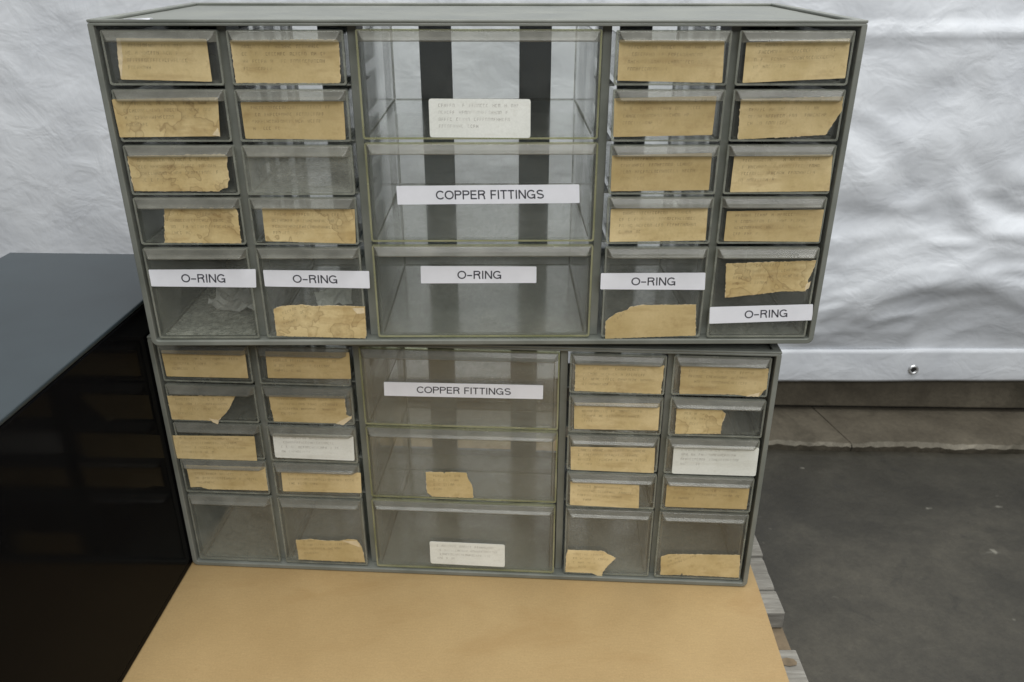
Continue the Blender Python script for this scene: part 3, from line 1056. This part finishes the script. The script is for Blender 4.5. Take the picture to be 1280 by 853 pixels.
LOWER = {
  'r1c1': ('paper', [(-0.2168, 0.1955), (-0.1548, 0.1969), (-0.1551, 0.1746), (-0.2164, 0.1744)]),
  'r1c2': ('paper', [(-0.1397, 0.197), (-0.0784, 0.1978), (-0.0788, 0.1765), (-0.1403, 0.1754)]),
  'r2c1': ('paper', [(-0.2189, 0.1581), (-0.1672, 0.1593), (-0.1729, 0.1492), (-0.1775, 0.1434), (-0.1832, 0.1384), (-0.1837, 0.1351), (-0.189, 0.1379), (-0.2187, 0.138)]),
  'r2c2': ('paper', [(-0.1422, 0.1605), (-0.0853, 0.1613), (-0.0853, 0.1458), (-0.0812, 0.1435), (-0.0849, 0.1397), (-0.0882, 0.1372), (-0.0944, 0.1382), (-0.1408, 0.1382)]),
  'r3c1': ('paper', [(-0.2221, 0.123), (-0.1577, 0.1246), (-0.1584, 0.1026), (-0.2212, 0.1025)]),
  'r3c2': ('white', [(-0.1428, 0.1283), (-0.0811, 0.1289), (-0.0818, 0.1064), (-0.1432, 0.1071)]),
  'r4c1': ('paper', [(-0.2154, 0.0962), (-0.153, 0.0969), (-0.1535, 0.0752), (-0.2016, 0.0746), (-0.2075, 0.0766), (-0.2152, 0.0758)]),
  'r4c2': ('paper', [(-0.1404, 0.0943), (-0.0782, 0.0953), (-0.0789, 0.0765), (-0.1411, 0.0757)]),
  'r5c2': ('paper', [(-0.1365, 0.0279), (-0.1311, 0.0283), (-0.1244, 0.0295), (-0.1134, 0.0283), (-0.1008, 0.0286), (-0.0937, 0.0308), (-0.0866, 0.0303), (-0.0831, 0.0227), (-0.0816, 0.008), (-0.1363, 0.0083)]),
  'r1c3t': ('tape', [(-0.055, 0.1745), (0.0606, 0.1753), (0.0605, 0.164), (-0.0554, 0.1632)], 'COPPER FITTINGS', 0.207, 0.8),
  'r2c3': ('paper', [(-0.028, 0.0975), (-0.0146, 0.098), (-0.0139, 0.0967), (-0.0126, 0.0981), (0.003, 0.0982), (0.0046, 0.0923), (0.0067, 0.0881), (0.008, 0.0829), (0.0079, 0.0751), (-0.0235, 0.0752), (-0.0277, 0.0788)]),
  'r3c3': ('white', [(-0.0278, 0.032), (0.0323, 0.0315), (0.0322, 0.0092), (-0.0278, 0.01)]),
  'r1c4': ('paper', [(0.0831, 0.194), (0.1451, 0.194), (0.1451, 0.1849), (0.1443, 0.1797), (0.1446, 0.1713), (0.0834, 0.172)]),
  'r1c5': ('paper', [(0.1573, 0.1936), (0.2177, 0.1928), (0.2184, 0.1769), (0.2167, 0.1756), (0.2139, 0.1708), (0.2061, 0.1707), (0.1976, 0.1719), (0.1579, 0.1712)]),
  'r2c4': ('paper', [(0.0833, 0.1619), (0.1445, 0.1632), (0.1448, 0.1408), (0.0838, 0.1401)]),
  'r2c5': ('stain', [(0.1568, 0.16), (0.1888, 0.159), (0.1918, 0.1562), (0.1899, 0.1485), (0.19, 0.1397), (0.1572, 0.1386)]),
  'r3c4': ('paper', [(0.0818, 0.1241), (0.1439, 0.1252), (0.1445, 0.1033), (0.0824, 0.1038)]),
  'r3c5': ('white', [(0.1574, 0.1281), (0.2191, 0.1288), (0.2195, 0.1039), (0.1577, 0.1038)]),
  'r4c4': ('paper', [(0.0824, 0.0946), (0.1343, 0.0928), (0.1352, 0.0718), (0.0826, 0.0727)]),
  'r4c5': ('paper', [(0.1548, 0.0949), (0.2161, 0.0937), (0.216, 0.0744), (0.1549, 0.0743)]),
  'r5c4': ('paper', [(0.0824, 0.0284), (0.1097, 0.0283), (0.1203, 0.022), (0.1148, 0.0146), (0.1106, 0.0077), (0.1098, -0.0006), (0.1055, 0.0046), (0.1022, 0.0061), (0.081, 0.0062), (0.0811, 0.0223)]),
  'r5c5': ('paper', [(0.1555, 0.025), (0.1611, 0.028), (0.1764, 0.0285), (0.2166, 0.0298), (0.2183, 0.0075), (0.1744, 0.0081), (0.1733, 0.0101), (0.1726, 0.008), (0.1568, 0.0072)]),
}

UTORN = {'r1c1': [[(-0.2102, 0.1967), (-0.2081, 0.1967), (-0.2084, 0.187), (-0.2117, 0.1737), (-0.212, 0.1816)]], 'r2c1': [[(-0.1635, 0.1412), (-0.1595, 0.1455), (-0.1588, 0.1402)]], 'r5c2': [[(-0.0878, 0.0267), (-0.0798, 0.0267), (-0.0798, 0.0229), (-0.0849, 0.0224)]], 'r5c5': [[(0.2138, 0.0434), (0.2167, 0.0457), (0.2159, 0.0406), (0.2135, 0.0388)]]}
LTORN = {'r2c1': [[(-0.1898, 0.1399), (-0.1826, 0.1384), (-0.1838, 0.1349), (-0.1878, 0.1368)]], 'r2c2': [[(-0.0936, 0.138), (-0.0878, 0.1417), (-0.0808, 0.1453), (-0.0817, 0.1425), (-0.0882, 0.1368)]], 'r5c2': [[(-0.0984, 0.029), (-0.0866, 0.0295), (-0.0839, 0.0229), (-0.0908, 0.0257)]], 'r1c5': [[(0.2044, 0.1707), (0.2141, 0.1742), (0.2134, 0.1706)]]}
COLX = {1: -0.1855, 2: -0.1132, 3: 0.0, 4: 0.1132, 5: 0.1855}
PANEL_Y = 0.0015
ORD = {1: 'leftmost', 2: 'second', 3: 'middle', 4: 'fourth', 5: 'rightmost'}


def build_cabinet(matrix, labels, label, haze, grit, seed):
    rnd = random.Random(seed)
    root = empty('drawer_cabinet', matrix)
    tag(root, label, 'drawer cabinet', 'stacked grey small parts drawer cabinets')
    obj('shell', SHELL, root, bevel=0.0007)
    obj('back_panel', BACK, root)
    for k, x in enumerate(XS):
        dv = obj('divider', DIVO if k in (0, 3) else DIVI, root, (x, 0, 0), bevel=0.0005)
        if k == 2:
            dv.rotation_euler = (0, 0, 0)
            dv.data = DIVR
    for c in range(1, 6):
        rows = CROWS if c == 3 else ROWS
        for r, (z0, z1) in enumerate(rows, 1):
            key = ('c' if r < 3 else 'cb') if c == 3 else ('s' if r < 5 else 'b')
            off = (COLX[c] + rnd.uniform(-0.0003, 0.0003), z0)
            dy = PANEL_Y + rnd.uniform(-0.0008, 0.0010)
            hz = haze(r, c) * rnd.uniform(0.85, 1.15)
            colr = (hz, grit(r, c), rnd.random(), 1)
            dr = obj('drawer', DM[key], root, (off[0], dy, z0), color=colr)
            lp = obj('pull_lip', LM[key], dr, bevel=0.0006)
            kk = 'r%dc%d' % (r, c)
            words = []
            for suffix in ('t', ''):
                e = labels.get(kk + suffix)
                if not e:
                    continue
                m_ = label_mesh(e, off, rnd, () if suffix else (UTORN if labels is UPPER else LTORN).get(kk, ()))
                nm = 'tape_label' if suffix else 'paper_label'
                lb = obj(nm, m_, dr)
                if suffix:
                    lb['label'] = 'white tape label reading ' + e[2]
                    words.append('white tape label reading ' + e[2])
                else:
                    kd = {'paper': 'tan', 'stain': 'stained tan', 'white': 'white'}[e[0]]
                    words.append(('torn ' if len(e[1]) > 4 else '') + kd + ' paper label')
            size = {'s': 'small clear drawer', 'b': 'tall clear drawer', 'c': 'wide clear drawer', 'cb': 'wide clear drawer'}[key]
            dr['label'] = size + (' with ' + ' and '.join(words) if words else ' without a label')
    return root


M2 = Matrix.Translation((-0.01905, 0.01682, 0.0006)) @ Matrix.Rotation(-0.0600512, 4, 'Z')
R1 = Matrix(((0.99994443, -0.01025745, 0.00243282, 0), (0.01026984, 0.99993408, -0.0051345, 0),
             (-0.00237999, 0.0051592, 0.99998386, 0), (0, 0, 0, 1)))
M1 = Matrix.Translation((0, 0, 0.21494)) @ R1

lower = build_cabinet(M2, LOWER, 'lower grey drawer cabinet standing on the cardboard, mostly tan labels, one COPPER FITTINGS tape', 
                      lambda r, c: 0.115 if c == 3 else (0.13 if r == 5 else 0.085), lambda r, c: 0.2 if c == 3 else 0.7, 11)
upper = build_cabinet(M1, UPPER, 'upper grey drawer cabinet set on top of the other, with five white O-RING tapes',
                      lambda r, c: (0.026, 0.07, 0.085)[r - 1] if c == 3 else (0.30 if (r, c) == (3, 2) else 0.10 if r == 5 else 0.05),
                      lambda r, c: 3.0 if (r == 5 and c == 1) else (0.25 if c == 3 else 0.7), 5)
# stacking foot that seats the upper cabinet into the lower one's recessed top
b = MB()
b.box(-0.19, 0.185, 0.03, 0.165, -0.0105, -0.0001, PLASTIC)
obj('stacking_foot', b.mesh('stacking_foot'), upper)


rs = MB()
rs.box(-0.2035, -0.1885, 0.0004, 0.0036, H + 0.00005, H + 0.0004, TAPE, 0.0003)
obj('tape_remnant', rs.mesh('tape_remnant'), upper)

# ---- scraps lying inside two of the drawers
def crumple(name, w, d_, h, m_, seed, n_=12):
    rnd = random.Random(seed)
    b_ = MB()
    sd = Vector((rnd.random() * 9, rnd.random() * 9, 0))
    vs_ = []
    for j in range(n_ + 1):
        for i in range(n_ + 1):
            u, v = i / n_ - 0.5, j / n_ - 0.5
            k = mnoise.noise(Vector((u * 3, v * 3, 0)) + sd)
            k2 = mnoise.noise(Vector((u * 8, v * 8, 4)) + sd)
            z = h * (0.35 + 0.75 * k + 0.25 * k2 + 0.6 * v)
            vs_.append((u * w * (1 + 0.2 * k), v * d_, max(0.0002, z)))
    t_ = 0.0003
    N = len(vs_)
    vs_ += [(a, c, e + t_) for a, c, e in vs_]
    fs = []
    for j in range(n_):
        for i in range(n_):
            a = j * (n_ + 1) + i
            fs.append((a, a + n_ + 1, a + n_ + 2, a + 1))
            fs.append((N + a, N + a + 1, N + a + n_ + 2, N + a + n_ + 1))
    b_.add(vs_, fs, m_)
    return b_.mesh(name)


def put(o, x, y, z, rz):
    o.matrix_world = M1 @ Matrix.Translation((x, y, z)) @ Matrix.Rotation(rz, 4, 'Z')


s1 = obj('plastic_scrap', crumple('plastic_scrap', 0.036, 0.030, 0.016, SCRAP, 3))
put(s1, -0.178, 0.055, 0.0082, -0.25)
tag(s1, 'crumpled grey plastic scrap inside the bottom left O-RING drawer of the upper cabinet', 'scrap')
s2 = obj('paper_scrap', crumple('paper_scrap', 0.026, 0.022, 0.010, WHITE, 9))
put(s2, -0.112, 0.060, 0.0082, 0.3)
tag(s2, 'pale folded paper scrap in the second O-RING drawer of the upper cabinet', 'scrap')
